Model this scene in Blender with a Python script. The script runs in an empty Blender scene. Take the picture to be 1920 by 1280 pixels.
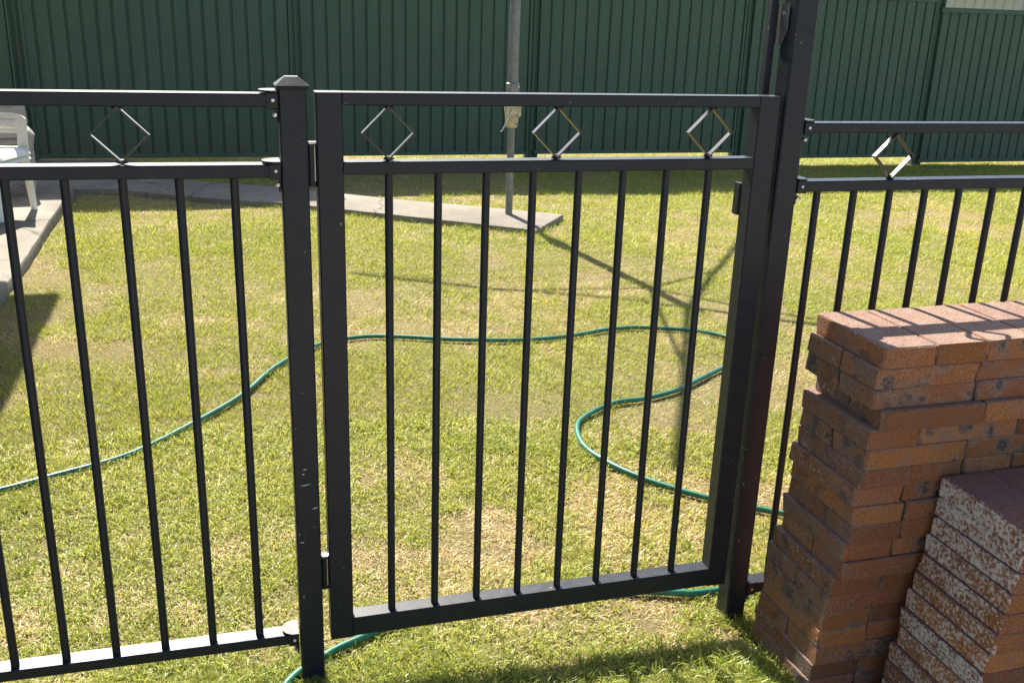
import bpy, math, random
import numpy as np
from mathutils import Matrix, Vector

random.seed(7)
rng = np.random.default_rng(11)
scene = bpy.context.scene
COL = scene.collection
R = math.radians

# ------------------------------------------------------------------ camera
CAM = Vector((-0.18637, -1.83940, 1.35437))
YAW, PITCH, ROLL, FPX = R(17.034), R(18.580), R(1.9756), 1857.25
fwd = Vector((math.sin(YAW) * math.cos(PITCH), math.cos(YAW) * math.cos(PITCH), -math.sin(PITCH)))
rt0 = Vector((math.cos(YAW), -math.sin(YAW), 0))
up0 = rt0.cross(fwd)
rt = rt0 * math.cos(ROLL) + up0 * math.sin(ROLL)
up = up0 * math.cos(ROLL) - rt0 * math.sin(ROLL)
cd = bpy.data.cameras.new('camera')
cam = bpy.data.objects.new('camera', cd)
COL.objects.link(cam)
cam.matrix_world = Matrix(((rt.x, up.x, -fwd.x, CAM.x), (rt.y, up.y, -fwd.y, CAM.y),
                           (rt.z, up.z, -fwd.z, CAM.z), (0, 0, 0, 1)))
cd.sensor_width = 36
cd.lens = FPX / 1920 * 36
cd.clip_start = 0.05
cd.clip_end = 2000
scene.camera = cam

# ------------------------------------------------------------------ light
SUN_TO = Vector((-0.13, 1.0, 0.97)).normalized()       # towards the sun
elev = math.asin(SUN_TO.z)
azim = math.atan2(SUN_TO.x, SUN_TO.y)
world = bpy.data.worlds.new('World')
scene.world = world
world.use_nodes = True
wn = world.node_tree.nodes
wl = world.node_tree.links
bg = wn['Background']
sky = wn.new('ShaderNodeTexSky')
sky.sky_type = 'NISHITA'
sky.sun_disc = False
sky.sun_elevation = elev
sky.sun_rotation = azim
sky.air_density = 1.0
sky.dust_density = 1.5
wl.new(sky.outputs[0], bg.inputs[0])
bg.inputs[1].default_value = 0.09
sl = bpy.data.lights.new('sun', 'SUN')
sl.energy = 5.0
sl.angle = R(0.53)
sl.color = (1.0, 0.93, 0.81)
sun = bpy.data.objects.new('sun', sl)
COL.objects.link(sun)
sun.rotation_euler = SUN_TO.to_track_quat('Z', 'Y').to_euler()
scene.view_settings.view_transform = 'Standard'
scene.view_settings.look = 'None'
scene.view_settings.gamma = 1
scene.view_settings.use_curve_mapping = False
scene.view_settings.exposure = 1.48


# ------------------------------------------------------------------ materials
class NT:
    def __init__(self, name):
        self.m = bpy.data.materials.new(name)
        self.m.use_nodes = True
        self.t = self.m.node_tree
        self.b = self.t.nodes['Principled BSDF']
        self.out = self.t.nodes['Material Output']

    def n(self, typ, **kw):
        nd = self.t.nodes.new(typ)
        for k, v in kw.items():
            if k.startswith('i_'):
                nd.inputs[k[2:]].default_value = v
            else:
                setattr(nd, k, v)
        return nd

    def l(self, a, b):
        self.t.links.new(a, b)

    def coord(self, which='Object', scale=None):
        tc = self.n('ShaderNodeTexCoord')
        o = tc.outputs[which]
        if scale is not None:
            mp = self.n('ShaderNodeMapping')
            mp.inputs['Scale'].default_value = scale
            self.l(o, mp.inputs['Vector'])
            o = mp.outputs[0]
        return o

    def noise(self, vec, scale, detail=4, rough=.55):
        nd = self.n('ShaderNodeTexNoise')
        nd.inputs['Scale'].default_value = scale
        nd.inputs['Detail'].default_value = detail
        nd.inputs['Roughness'].default_value = rough
        self.l(vec, nd.inputs['Vector'])
        return nd.outputs['Fac']

    def voro(self, vec, scale, feature='F1', out='Distance'):
        nd = self.n('ShaderNodeTexVoronoi', feature=feature)
        nd.inputs['Scale'].default_value = scale
        self.l(vec, nd.inputs['Vector'])
        return nd.outputs[out]

    def ramp(self, fac, a, b, va=0., vb=1.):
        nd = self.n('ShaderNodeMapRange', interpolation_type='SMOOTHSTEP')
        nd.inputs['From Min'].default_value = a
        nd.inputs['From Max'].default_value = b
        nd.inputs['To Min'].default_value = va
        nd.inputs['To Max'].default_value = vb
        self.l(fac, nd.inputs['Value'])
        return nd.outputs[0]

    def math(self, op, a, b=None):
        nd = self.n('ShaderNodeMath', operation=op)
        for i, v in enumerate((a, b)):
            if v is None:
                continue
            if isinstance(v, (int, float)):
                nd.inputs[i].default_value = v
            else:
                self.l(v, nd.inputs[i])
        return nd.outputs[0]

    def mix(self, fac, a, b, blend='MIX'):
        nd = self.n('ShaderNodeMix', data_type='RGBA', blend_type=blend)
        for i, v in ((0, fac), (6, a), (7, b)):
            if isinstance(v, (int, float)):
                nd.inputs[i].default_value = v
            elif isinstance(v, tuple):
                nd.inputs[i].default_value = (*v, 1) if len(v) == 3 else v
            else:
                self.l(v, nd.inputs[i])
        return nd.outputs[2]

    def bump(self, h, strength, dist):
        nd = self.n('ShaderNodeBump')
        nd.inputs['Strength'].default_value = strength
        nd.inputs['Distance'].default_value = dist
        self.l(h, nd.inputs['Height'])
        self.l(nd.outputs[0], self.b.inputs['Normal'])

    def base(self, c):
        if isinstance(c, tuple):
            self.b.inputs['Base Color'].default_value = (*c, 1)
        else:
            self.l(c, self.b.inputs['Base Color'])

    def rough(self, r):
        if isinstance(r, (int, float)):
            self.b.inputs['Roughness'].default_value = r
        else:
            self.l(r, self.b.inputs['Roughness'])


def mat_black():
    k = NT('black_powder_coat')
    v = k.coord('Object')
    sp = k.noise(v, 95, 2, .4)
    specks = k.ramp(sp, .735, .77)
    big = k.noise(v, 9, 3)
    specks = k.math('MULTIPLY', specks, k.ramp(big, .42, .6))
    v2 = k.coord('Object', (14, 14, 190))
    scr = k.noise(v2, 1.5, 2, .5)
    scr = k.math('MULTIPLY', k.ramp(scr, .735, .76), k.ramp(k.noise(v, 5.1, 2), .5, .62))
    marks = k.math('MAXIMUM', specks, scr)
    dust = k.ramp(k.noise(v, 22, 5, .65), .45, .75, 0, .35)
    c = k.mix(dust, (.0110, .0138, .0200), (.019, .0220, .0280))
    c = k.mix(marks, c, (.30, .30, .29))
    k.base(c)
    r = k.ramp(k.noise(v, 40, 4), .3, .7, .36, .48)
    k.rough(r)
    k.b.inputs['Specular IOR Level'].default_value = .31
    k.bump(k.noise(v, 260, 3, .6), .12, .0008)
    return k.m


def mat_simple(name, c, rough, metal=0., var=.25, scale=30, bump=0.):
    k = NT(name)
    v = k.coord('Object')
    f = k.ramp(k.noise(v, scale, 5, .6), .3, .7)
    k.base(k.mix(f, tuple(x * (1 - var) for x in c), tuple(min(1, x * (1 + var)) for x in c)))
    k.rough(rough)
    k.b.inputs['Metallic'].default_value = metal
    if bump:
        k.bump(k.noise(v, scale * 6, 4), bump, .002)
    return k.m


def mat_concrete():
    k = NT('concrete')
    v = k.coord('Object')
    big = k.ramp(k.noise(v, 1.7, 5, .6), .3, .7)
    fine = k.noise(v, 90, 5, .7)
    c = k.mix(big, (.205, .178, .136), (.305, .268, .208))
    c = k.mix(k.ramp(fine, .35, .7, 0, .55), c, (.10, .092, .078))
    st = k.ramp(k.noise(v, 5.5, 6, .7), .48, .66, 0, .5)
    c = k.mix(st, c, (.13, .118, .09))
    wp = k.n('ShaderNodeTexNoise')
    wp.inputs['Scale'].default_value = 3.5
    wp.inputs['Detail'].default_value = 6
    k.l(v, wp.inputs['Vector'])
    wa = k.n('ShaderNodeVectorMath', operation='MULTIPLY_ADD')
    wa.inputs[1].default_value = (.35, .35, 0)
    k.l(wp.outputs['Color'], wa.inputs[0])
    k.l(v, wa.inputs[2])
    ck = k.ramp(k.voro(wa.outputs[0], .75, 'DISTANCE_TO_EDGE'), .001, .007, .8, 0)
    c = k.mix(ck, c, (.05, .045, .035))
    agg = k.ramp(k.voro(v, 75), .05, .22, .5, 0)
    c = k.mix(agg, c, (.28, .26, .22))
    k.base(c)
    k.rough(.9)
    k.bump(fine, .5, .004)
    return k.m


def mat_fence():
    k = NT('green_colour_steel')
    v = k.coord('Object')
    st = k.coord('Object', (9, 9, .7))
    f = k.ramp(k.noise(st, 1.0, 5, .6), .3, .7)
    c = k.mix(f, (.052, .097, .066), (.064, .114, .078))
    dirt = k.ramp(k.noise(v, 3.2, 6, .65), .45, .75, 0, .32)
    c = k.mix(dirt, c, (.105, .125, .088))
    sxyz = k.n('ShaderNodeSeparateXYZ')
    k.l(v, sxyz.inputs[0])
    low = k.math('MULTIPLY', k.ramp(sxyz.outputs[2], .02, .38, 1, 0), k.ramp(k.noise(v, 11, 5, .7), .38, .66, 0, .7))
    c = k.mix(low, c, (.095, .085, .055))
    sp = k.ramp(k.noise(v, 60, 2, .5), .72, .78, 0, .4)
    c = k.mix(sp, c, (.16, .17, .14))
    k.base(c)
    k.rough(.55)
    k.b.inputs['Specular IOR Level'].default_value = .35
    return k.m


def mat_brick():
    k = NT('clay_paver')
    tc = k.coord('Object')
    oi = k.n('ShaderNodeObjectInfo')
    rnd = oi.outputs['Random']
    off = k.n('ShaderNodeVectorMath', operation='ADD')
    comb = k.n('ShaderNodeCombineXYZ')
    k.l(k.math('MULTIPLY', rnd, 37.), comb.inputs[0])
    k.l(k.math('MULTIPLY', rnd, 91.), comb.inputs[1])
    k.l(k.math('MULTIPLY', rnd, 13.), comb.inputs[2])
    k.l(tc, off.inputs[0])
    k.l(comb.outputs[0], off.inputs[1])
    v = off.outputs[0]
    wn_ = k.n('ShaderNodeTexWhiteNoise', noise_dimensions='1D')
    k.l(rnd, wn_.inputs['W'])
    r2 = wn_.outputs['Value']
    c = k.mix(r2, (.330, .125, .036), (.195, .072, .036))
    big = k.ramp(k.noise(v, 14, 4, .6), .32, .68)
    c = k.mix(k.math('MULTIPLY', big, .6), c, (.205, .108, .066))
    # mauve bed faces
    geo = k.n('ShaderNodeNewGeometry')
    sx = k.n('ShaderNodeSeparateXYZ')
    k.l(geo.outputs['Normal'], sx.inputs[0])
    wn4 = k.n('ShaderNodeTexWhiteNoise', noise_dimensions='1D')
    k.l(k.math('ADD', rnd, 2.3), wn4.inputs['W'])
    hv = k.n('ShaderNodeHueSaturation')
    k.l(k.ramp(wn4.outputs['Value'], 0, 1, .86, 1.18), hv.inputs['Value'])
    k.l(c, hv.inputs['Color'])
    c = hv.outputs[0]
    flat = k.ramp(k.math('ABSOLUTE', sx.outputs[2]), .55, .85)
    pink = k.mix(r2, (.275, .170, .124), (.205, .112, .093))
    pink = k.mix(k.ramp(k.noise(v, 26, 5, .65), .3, .7), pink, (.275, .19, .145))
    ar = k.n('ShaderNodeAttribute', attribute_type='OBJECT', attribute_name='red')
    pink = k.mix(ar.outputs['Fac'], pink, k.mix(r2, (.225, .115, .090), (.165, .078, .064)))
    c = k.mix(flat, c, pink)
    # flashed dark blotches
    warp = k.n('ShaderNodeTexNoise')
    warp.inputs['Scale'].default_value = 55
    warp.inputs['Detail'].default_value = 4
    k.l(v, warp.inputs['Vector'])
    wv = k.n('ShaderNodeVectorMath', operation='MULTIPLY_ADD')
    wv.inputs[1].default_value = (.040, .040, .040)
    k.l(warp.outputs['Color'], wv.inputs[0])
    k.l(v, wv.inputs[2])
    vd = k.voro(wv.outputs[0], 19)
    spot = k.ramp(vd, .26, .40, 1, 0)
    wn3 = k.n('ShaderNodeTexWhiteNoise', noise_dimensions='1D')
    k.l(k.math('ADD', rnd, 5.7), wn3.inputs['W'])
    r3 = wn3.outputs['Value']
    sa = k.n('ShaderNodeAttribute', attribute_type='OBJECT', attribute_name='flashed')
    gate = k.math('MULTIPLY', sa.outputs['Fac'], k.ramp(k.noise(v, 6.5, 1), .30, .42))
    spot = k.math('MULTIPLY', spot, k.math('MULTIPLY', gate, .95))
    spot = k.math('MULTIPLY', spot, k.math('SUBTRACT', 1., k.math('MULTIPLY', flat, .85)))
    spot = k.math('MULTIPLY', spot, k.ramp(k.noise(v, 90, 4, .65), .36, .6, .1, 1))
    halo = k.math('MULTIPLY', k.ramp(vd, .3, .7, .45, 0), gate)
    halo = k.math('MULTIPLY', halo, k.math('SUBTRACT', 1., flat))
    c = k.mix(k.math('MULTIPLY', halo, 1.3), c, (.20, .150, .118))
    # grey kiln bloom on the long faces turned to the left of the stacks
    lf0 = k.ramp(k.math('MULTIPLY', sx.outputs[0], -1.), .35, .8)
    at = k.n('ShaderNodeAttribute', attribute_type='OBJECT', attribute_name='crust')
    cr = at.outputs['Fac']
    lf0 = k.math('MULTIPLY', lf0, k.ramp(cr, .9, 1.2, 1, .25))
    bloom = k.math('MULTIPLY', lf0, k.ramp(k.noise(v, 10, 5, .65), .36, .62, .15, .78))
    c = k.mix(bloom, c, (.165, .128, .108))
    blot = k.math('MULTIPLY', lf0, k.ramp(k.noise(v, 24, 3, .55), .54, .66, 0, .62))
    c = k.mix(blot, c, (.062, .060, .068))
    c = k.mix(spot, c, (.050, .050, .058))
    # dark pin specks
    pin = k.ramp(k.noise(v, 210, 2, .5), .66, .72, 0, .75)
    c = k.mix(pin, c, (.045, .035, .03))
    grit = k.ramp(k.noise(v, 340, 4, .8), .38, .62, -.36, .36)
    hs = k.n('ShaderNodeHueSaturation')
    k.l(k.math('ADD', 1., grit), hs.inputs['Value'])
    k.l(c, hs.inputs['Color'])
    c = hs.outputs[0]
    # efflorescence on the weathered end faces
    leftf = k.ramp(k.math('MULTIPLY', sx.outputs[0], -1.), .35, .8)
    leftf = k.math('MAXIMUM', leftf, .10)
    n1 = k.noise(v, 135, 5, .72)
    n2 = k.noise(v, 26, 5, .65)
    patch = k.ramp(k.noise(v, 8.5, 4, .6), .34, .64, .035, -.035)
    lev = k.math('ADD', k.math('MULTIPLY', n1, .76), k.math('MULTIPLY', n2, .24))
    thr = k.math('SUBTRACT', k.math('ADD', .72, patch), k.math('MULTIPLY', k.math('MULTIPLY', cr, leftf), .165))
    eff = k.ramp(k.math('SUBTRACT', lev, thr), -.05, .085)
    c = k.mix(k.math('MULTIPLY', eff, .88), c, (.58, .55, .515))
    edge = k.ramp(geo.outputs['Pointiness'], .52, .60, 0, .5)
    k.base(c)
    k.rough(.82)
    k.b.inputs['Specular IOR Level'].default_value = .15
    h = k.math('ADD', k.noise(v, 120, 5, .7), k.math('MULTIPLY', k.noise(v, 30, 3), .8))
    k.bump(h, .8, .004)
    return k.m


def mat_ground():
    k = NT('lawn_soil')
    v = k.coord('Object')
    big = k.ramp(k.noise(v, .9, 4, .6), .35, .65)
    mid = k.ramp(k.noise(v, 7, 5, .65), .35, .65)
    fine = k.noise(v, 110, 6, .8)
    c = k.mix(big, (.250, .235, .085), (.350, .275, .145))
    c = k.mix(k.math('MULTIPLY', mid, .6), c, (.32, .25, .135))
    c = k.mix(k.ramp(fine, .40, .60, 0, .9), c, (.15, .13, .055))
    k.base(c)
    k.rough(.95)
    k.b.inputs['Specular IOR Level'].default_value = .1
    k.bump(fine, 1., .012)
    return k.m


def mat_grass():
    k = NT('grass_blade')
    a = k.n('ShaderNodeAttribute', attribute_name='tint')
    col = a.outputs['Color']
    df = k.n('ShaderNodeBsdfDiffuse')
    tr = k.n('ShaderNodeBsdfTranslucent')
    gl = k.n('ShaderNodeBsdfGlossy')
    gl.inputs['Roughness'].default_value = .42
    gl.inputs['Color'].default_value = (.9, .9, .85, 1)
    k.l(col, df.inputs[0])
    k.l(k.mix(.55, col, (1.25, 1.2, .55), 'MULTIPLY'), tr.inputs[0])
    m1 = k.n('ShaderNodeMixShader')
    m1.inputs[0].default_value = .5
    k.l(df.outputs[0], m1.inputs[1])
    k.l(tr.outputs[0], m1.inputs[2])
    m2 = k.n('ShaderNodeMixShader')
    m2.inputs[0].default_value = .03
    k.l(m1.outputs[0], m2.inputs[1])
    k.l(gl.outputs[0], m2.inputs[2])
    k.l(m2.outputs[0], k.out.inputs['Surface'])
    return k.m


def mat_hose():
    k = NT('green_hose')
    v = k.coord('Object')
    f = k.ramp(k.noise(v, 12, 5, .6), .3, .7)
    c = k.mix(f, (.009, .125, .080), (.017, .172, .115))
    d = k.ramp(k.noise(v, 70, 3, .6), .6, .75, 0, .5)
    k.base(k.mix(d, c, (.10, .16, .11)))
    k.rough(.36)
    return k.m


M = dict(gloss=mat_simple('glossy_black_paint', (.02, .021, .023), .2, 0, .3, 60), black=mat_black(), concrete=mat_concrete(), fence=mat_fence(), brick=mat_brick(), ground=mat_ground(),
         grass=mat_grass(), hose=mat_hose(),
         galv=mat_simple('galvanised_steel', (.21, .22, .215), .55, .45, .2, 18, .1),
         steel=mat_simple('bright_steel', (.55, .55, .53), .3, .9, .2, 40),
         cream=mat_simple('cream_cast_metal', (.50, .42, .27), .6, 0, .22, 30, .2),
         white=mat_simple('white_plastic', (.80, .77, .70), .45, 0, .06, 14),
         taupe=mat_simple('taupe_plastic', (.33, .30, .265), .5, 0, .1, 14),
         creamwall=mat_simple('cream_steel_cladding', (.50, .47, .36), .6, 0, .08, 2),
         render=mat_simple('blocker_render', (.48, .43, .36), .9, 0, .1, 6, .2),
         roof=mat_simple('grey_roof_steel', (.30, .31, .31), .5, .2, .1, 3),
         primer=mat_simple('pale_primer', (.5, .5, .48), .7, 0, .2, 300),
         wire=mat_simple('line_wire', (.30, .31, .30), .5, .5, .1, 20))


# ------------------------------------------------------------------ mesh helpers
class MB:
    def __init__(self):
        self.v, self.f = [], []

    def add(self, vs, fs):
        o = len(self.v)
        self.v += [tuple(x) for x in vs]
        self.f += [tuple(i + o for i in f) for f in fs]

    def box(self, x0, x1, y0, y1, z0, z1, b=0., axis='z', caps=True):
        """box with the four long edges chamfered by b, extruded along axis"""
        lo = dict(x=x0, y=y0, z=z0)
        hi = dict(x=x1, y=y1, z=z1)
        u, w = [a for a in 'xyz' if a != axis]
        if axis == 'y':
            u, w = 'z', 'x'
        u0, u1, w0, w1 = lo[u], hi[u], lo[w], hi[w]
        if b > 0:
            sec = [(u0 + b, w0), (u1 - b, w0), (u1, w0 + b), (u1, w1 - b), (u1 - b, w1), (u0 + b, w1), (u0, w1 - b), (u0, w0 + b)]
        else:
            sec = [(u0, w0), (u1, w0), (u1, w1), (u0, w1)]
        n = len(sec)
        vs = []
        for t in (lo[axis], hi[axis]):
            for a, c in sec:
                d = {u: a, w: c, axis: t}
                vs.append((d['x'], d['y'], d['z']))
        fs = [(i, (i + 1) % n, n + (i + 1) % n, n + i) for i in range(n)]
        if caps:
            fs += [tuple(range(n - 1, -1, -1)), tuple(range(n, 2 * n))]
        self.add(vs, fs)

    def frustum(self, r0, z0, r1, z1, cap=True):
        """r = (x0,x1,y0,y1)"""
        vs = []
        for r, z in ((r0, z0), (r1, z1)):
            vs += [(r[0], r[2], z), (r[1], r[2], z), (r[1], r[3], z), (r[0], r[3], z)]
        fs = [(i, (i + 1) % 4, 4 + (i + 1) % 4, 4 + i) for i in range(4)]
        if cap:
            fs += [(3, 2, 1, 0), (4, 5, 6, 7)]
        self.add(vs, fs)

    def tube(self, pts, rad, n=12, caps=True):
        pts = [Vector(p) for p in pts]
        rr = rad if isinstance(rad, (list, tuple)) else [rad] * len(pts)
        vs, fs = [], []
        prev = None
        for i, p in enumerate(pts):
            t = (pts[min(i + 1, len(pts) - 1)] - pts[max(i - 1, 0)]).normalized()
            if prev is None:
                a = t.orthogonal().normalized()
            else:
                a = (prev - t * prev.dot(t)).normalized()
            prev = a
            b = t.cross(a)
            for j in range(n):
                q = 2 * math.pi * j / n
                vs.append(p + (a * math.cos(q) + b * math.sin(q)) * rr[i])
        for i in range(len(pts) - 1):
            for j in range(n):
                fs.append((i * n + j, i * n + (j + 1) % n, (i + 1) * n + (j + 1) % n, (i + 1) * n + j))
        if caps:
            fs += [tuple(range(n - 1, -1, -1)), tuple(range((len(pts) - 1) * n, len(pts) * n))]
        self.add(vs, fs)

    def prism(self, poly, z0, z1):
        n = len(poly)
        vs = [(x, y, z0) for x, y in poly] + [(x, y, z1) for x, y in poly]
        fs = [(i, (i + 1) % n, n + (i + 1) % n, n + i) for i in range(n)]
        fs += [tuple(range(n - 1, -1, -1)), tuple(range(n, 2 * n))]
        self.add(vs, fs)

    def mesh(self, name, mat, smooth=False):
        me = bpy.data.meshes.new(name)
        me.from_pydata(self.v, [], self.f)
        me.update()
        me.materials.append(mat)
        if smooth:
            me.polygons.foreach_set('use_smooth', [True] * len(me.polygons))
            try:
                me.set_sharp_from_angle(angle=R(38))
            except Exception:
                pass
        return me

    def build(self, name, mat, parent=None, smooth=False, loc=None):
        return link(name, self.mesh(name, mat, smooth), parent, loc)


def link(name, me, parent=None, loc=None):
    o = bpy.data.objects.new(name, me)
    COL.objects.link(o)
    if parent is not None:
        o.parent = parent
    if loc is not None:
        o.location = loc
    return o


def tag(o, label=None, cat=None, group=None, kind=None):
    for k, v in (('label', label), ('category', cat), ('group', group), ('kind', kind)):
        if v:
            o[k] = v
    return o


def thing(name, label, cat, loc=(0, 0, 0), rz=0., group=None):
    o = bpy.data.objects.new(name, None)
    o.empty_display_size = .1
    COL.objects.link(o)
    o.location = loc
    o.rotation_euler = (0, 0, rz)
    return tag(o, label, cat, group)


# ------------------------------------------------------------------ value noise (numpy)
def vnoise(x, y, scale, seed):
    g = np.random.default_rng(seed).random((256, 256))
    x = x * scale + 100.3
    y = y * scale + 100.7
    xi = np.floor(x).astype(int)
    yi = np.floor(y).astype(int)
    fx = x - xi
    fy = y - yi
    fx = fx * fx * (3 - 2 * fx)
    fy = fy * fy * (3 - 2 * fy)
    a = g[xi & 255, yi & 255]
    b = g[(xi + 1) & 255, yi & 255]
    c = g[xi & 255, (yi + 1) & 255]
    d = g[(xi + 1) & 255, (yi + 1) & 255]
    return (a * (1 - fx) + b * fx) * (1 - fy) + (c * (1 - fx) + d * fx) * fy


def fbm(x, y, scale, seed, octs=3):
    s = 0
    w = 0
    for i in range(octs):
        s = s + vnoise(x, y, scale * 2 ** i, seed + i) * .5 ** i
        w += .5 ** i
    return s / w


def gz(x, y):
    x = np.asarray(x, float)
    y = np.asarray(y, float)
    z = -.047 - .009 * np.clip(y, 0, 14) - .012 * np.clip(x - .5, 0, 12)
    return z + (fbm(x, y, 1.6, 5, 3) - .5) * .022


def gzf(x, y):
    return float(gz(x, y))


# ------------------------------------------------------------------ ground, patio, path
def axis_vals(a, b, st, far):
    core = np.arange(a, b + 1e-6, st)
    out = []
    d = st
    v = b
    while v < far:
        d *= 1.5
        v += d
        out.append(v)
    neg = []
    d = st
    v = a
    while v > -far:
        d *= 1.5
        v -= d
        neg.append(v)
    return np.array(neg[::-1] + list(core) + out)


xs = axis_vals(-2.6, 9.0, .1, 400)
ys = axis_vals(-2.4, 9.0, .1, 400)
X, Y = np.meshgrid(xs, ys)
Z = gz(X, Y)
nx, ny = len(xs), len(ys)
gm = bpy.data.meshes.new('ground')
idx = np.arange(nx * ny).reshape(ny, nx)
quads = np.stack([idx[:-1, :-1], idx[:-1, 1:], idx[1:, 1:], idx[1:, :-1]], -1).reshape(-1, 4)
gm.from_pydata(np.stack([X, Y, Z], -1).reshape(-1, 3).tolist(), [], quads.tolist())
gm.polygons.foreach_set('use_smooth', [True] * len(gm.polygons))
gm.materials.append(M['ground'])
tag(link('ground', gm), kind='structure')

PATIO_X = -1.205


def slab(name, poly, top, bottom, r=.018):
    """poured slab with a rounded top arris"""
    rr = random.Random(len(name) * 3)
    fine = []
    for i in range(len(poly)):
        a, b = Vector(poly[i]), Vector(poly[(i + 1) % len(poly)])
        m = max(1, int((b - a).length / .11)) if max(a.x, b.x) > -1.6 else 1
        for q in range(m):
            p = a.lerp(b, q / m)
            j = .0045 if q else 0
            fine.append((p.x + rr.uniform(-j, j), p.y + rr.uniform(-j, j)))
    poly = fine
    n = len(poly)
    area = sum(poly[i][0] * poly[(i + 1) % n][1] - poly[(i + 1) % n][0] * poly[i][1] for i in range(n))
    if area < 0:
        poly = poly[::-1]

    def inset(d):
        out = []
        for i in range(n):
            p0, p1, p2 = Vector(poly[i - 1]), Vector(poly[i]), Vector(poly[(i + 1) % n])
            e1 = (p1 - p0).normalized()
            e2 = (p2 - p1).normalized()
            n1 = Vector((-e1.y, e1.x))
            n2 = Vector((-e2.y, e2.x))
            den = 1 + n1.dot(n2)
            out.append(p1 + (n1 + n2) * (d / max(den, .3)))
        return out
    rings = [(0, bottom), (0, top - r), (r * .3, top - r * .3), (r, top)]
    vs, fs = [], []
    for d, z in rings:
        vs += [(p[0], p[1], z) for p in inset(d)]
    for k in range(len(rings) - 1):
        for i in range(n):
            fs.append((k * n + i, k * n + (i + 1) % n, (k + 1) * n + (i + 1) % n, (k + 1) * n + i))
    fs.append(tuple(range((len(rings) - 1) * n, len(rings) * n)))
    mb = MB()
    mb.add(vs, fs)
    o = mb.build(name, M['concrete'], None, True)
    tag(o, kind='structure')
    return o


edge = [(PATIO_X + .004 * math.sin(y * 2.1) + .002 * math.sin(y * 7.3), y) for y in np.arange(-1.5, 6.21, .3)]
slab('patio', [(-4.2, -1.5)] + edge + [(-1.22, 6.30), (-4.2, 6.30)], -.018, -.4)
slab('path', [(-4.2, 6.304), (-1.246, 6.304), (-.95, 6.30), (-.62, 6.06), (-.195, 5.80), (.259, 5.585), (1.034, 5.03), (1.88, 4.40),
              (2.237, 4.90), (1.75, 5.23), (1.141, 5.614), (.304, 6.238), (-.466, 6.665), (-.80, 7.5), (-.88, 7.79), (-4.2, 7.79)], -.056, -.4)


bounce_sheet = MB()  # unseen sandy sheet added behind the camera to bounce warm light
yv = []
for yy in (-9.0, -.80):
    for xx in np.arange(-9, 9.1, 1.0):
        yv.append((xx, yy, -.030))
nn = len(yv) // 2
bounce_sheet.add(yv, [(i, i + 1, nn + i + 1, nn + i) for i in range(nn - 1)])
yo = bounce_sheet.build('bounce_ground', mat_simple('bounce_sand', (.31, .275, .225), .95, 0, .18, 5, .4))
tag(yo, kind='structure')

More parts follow.
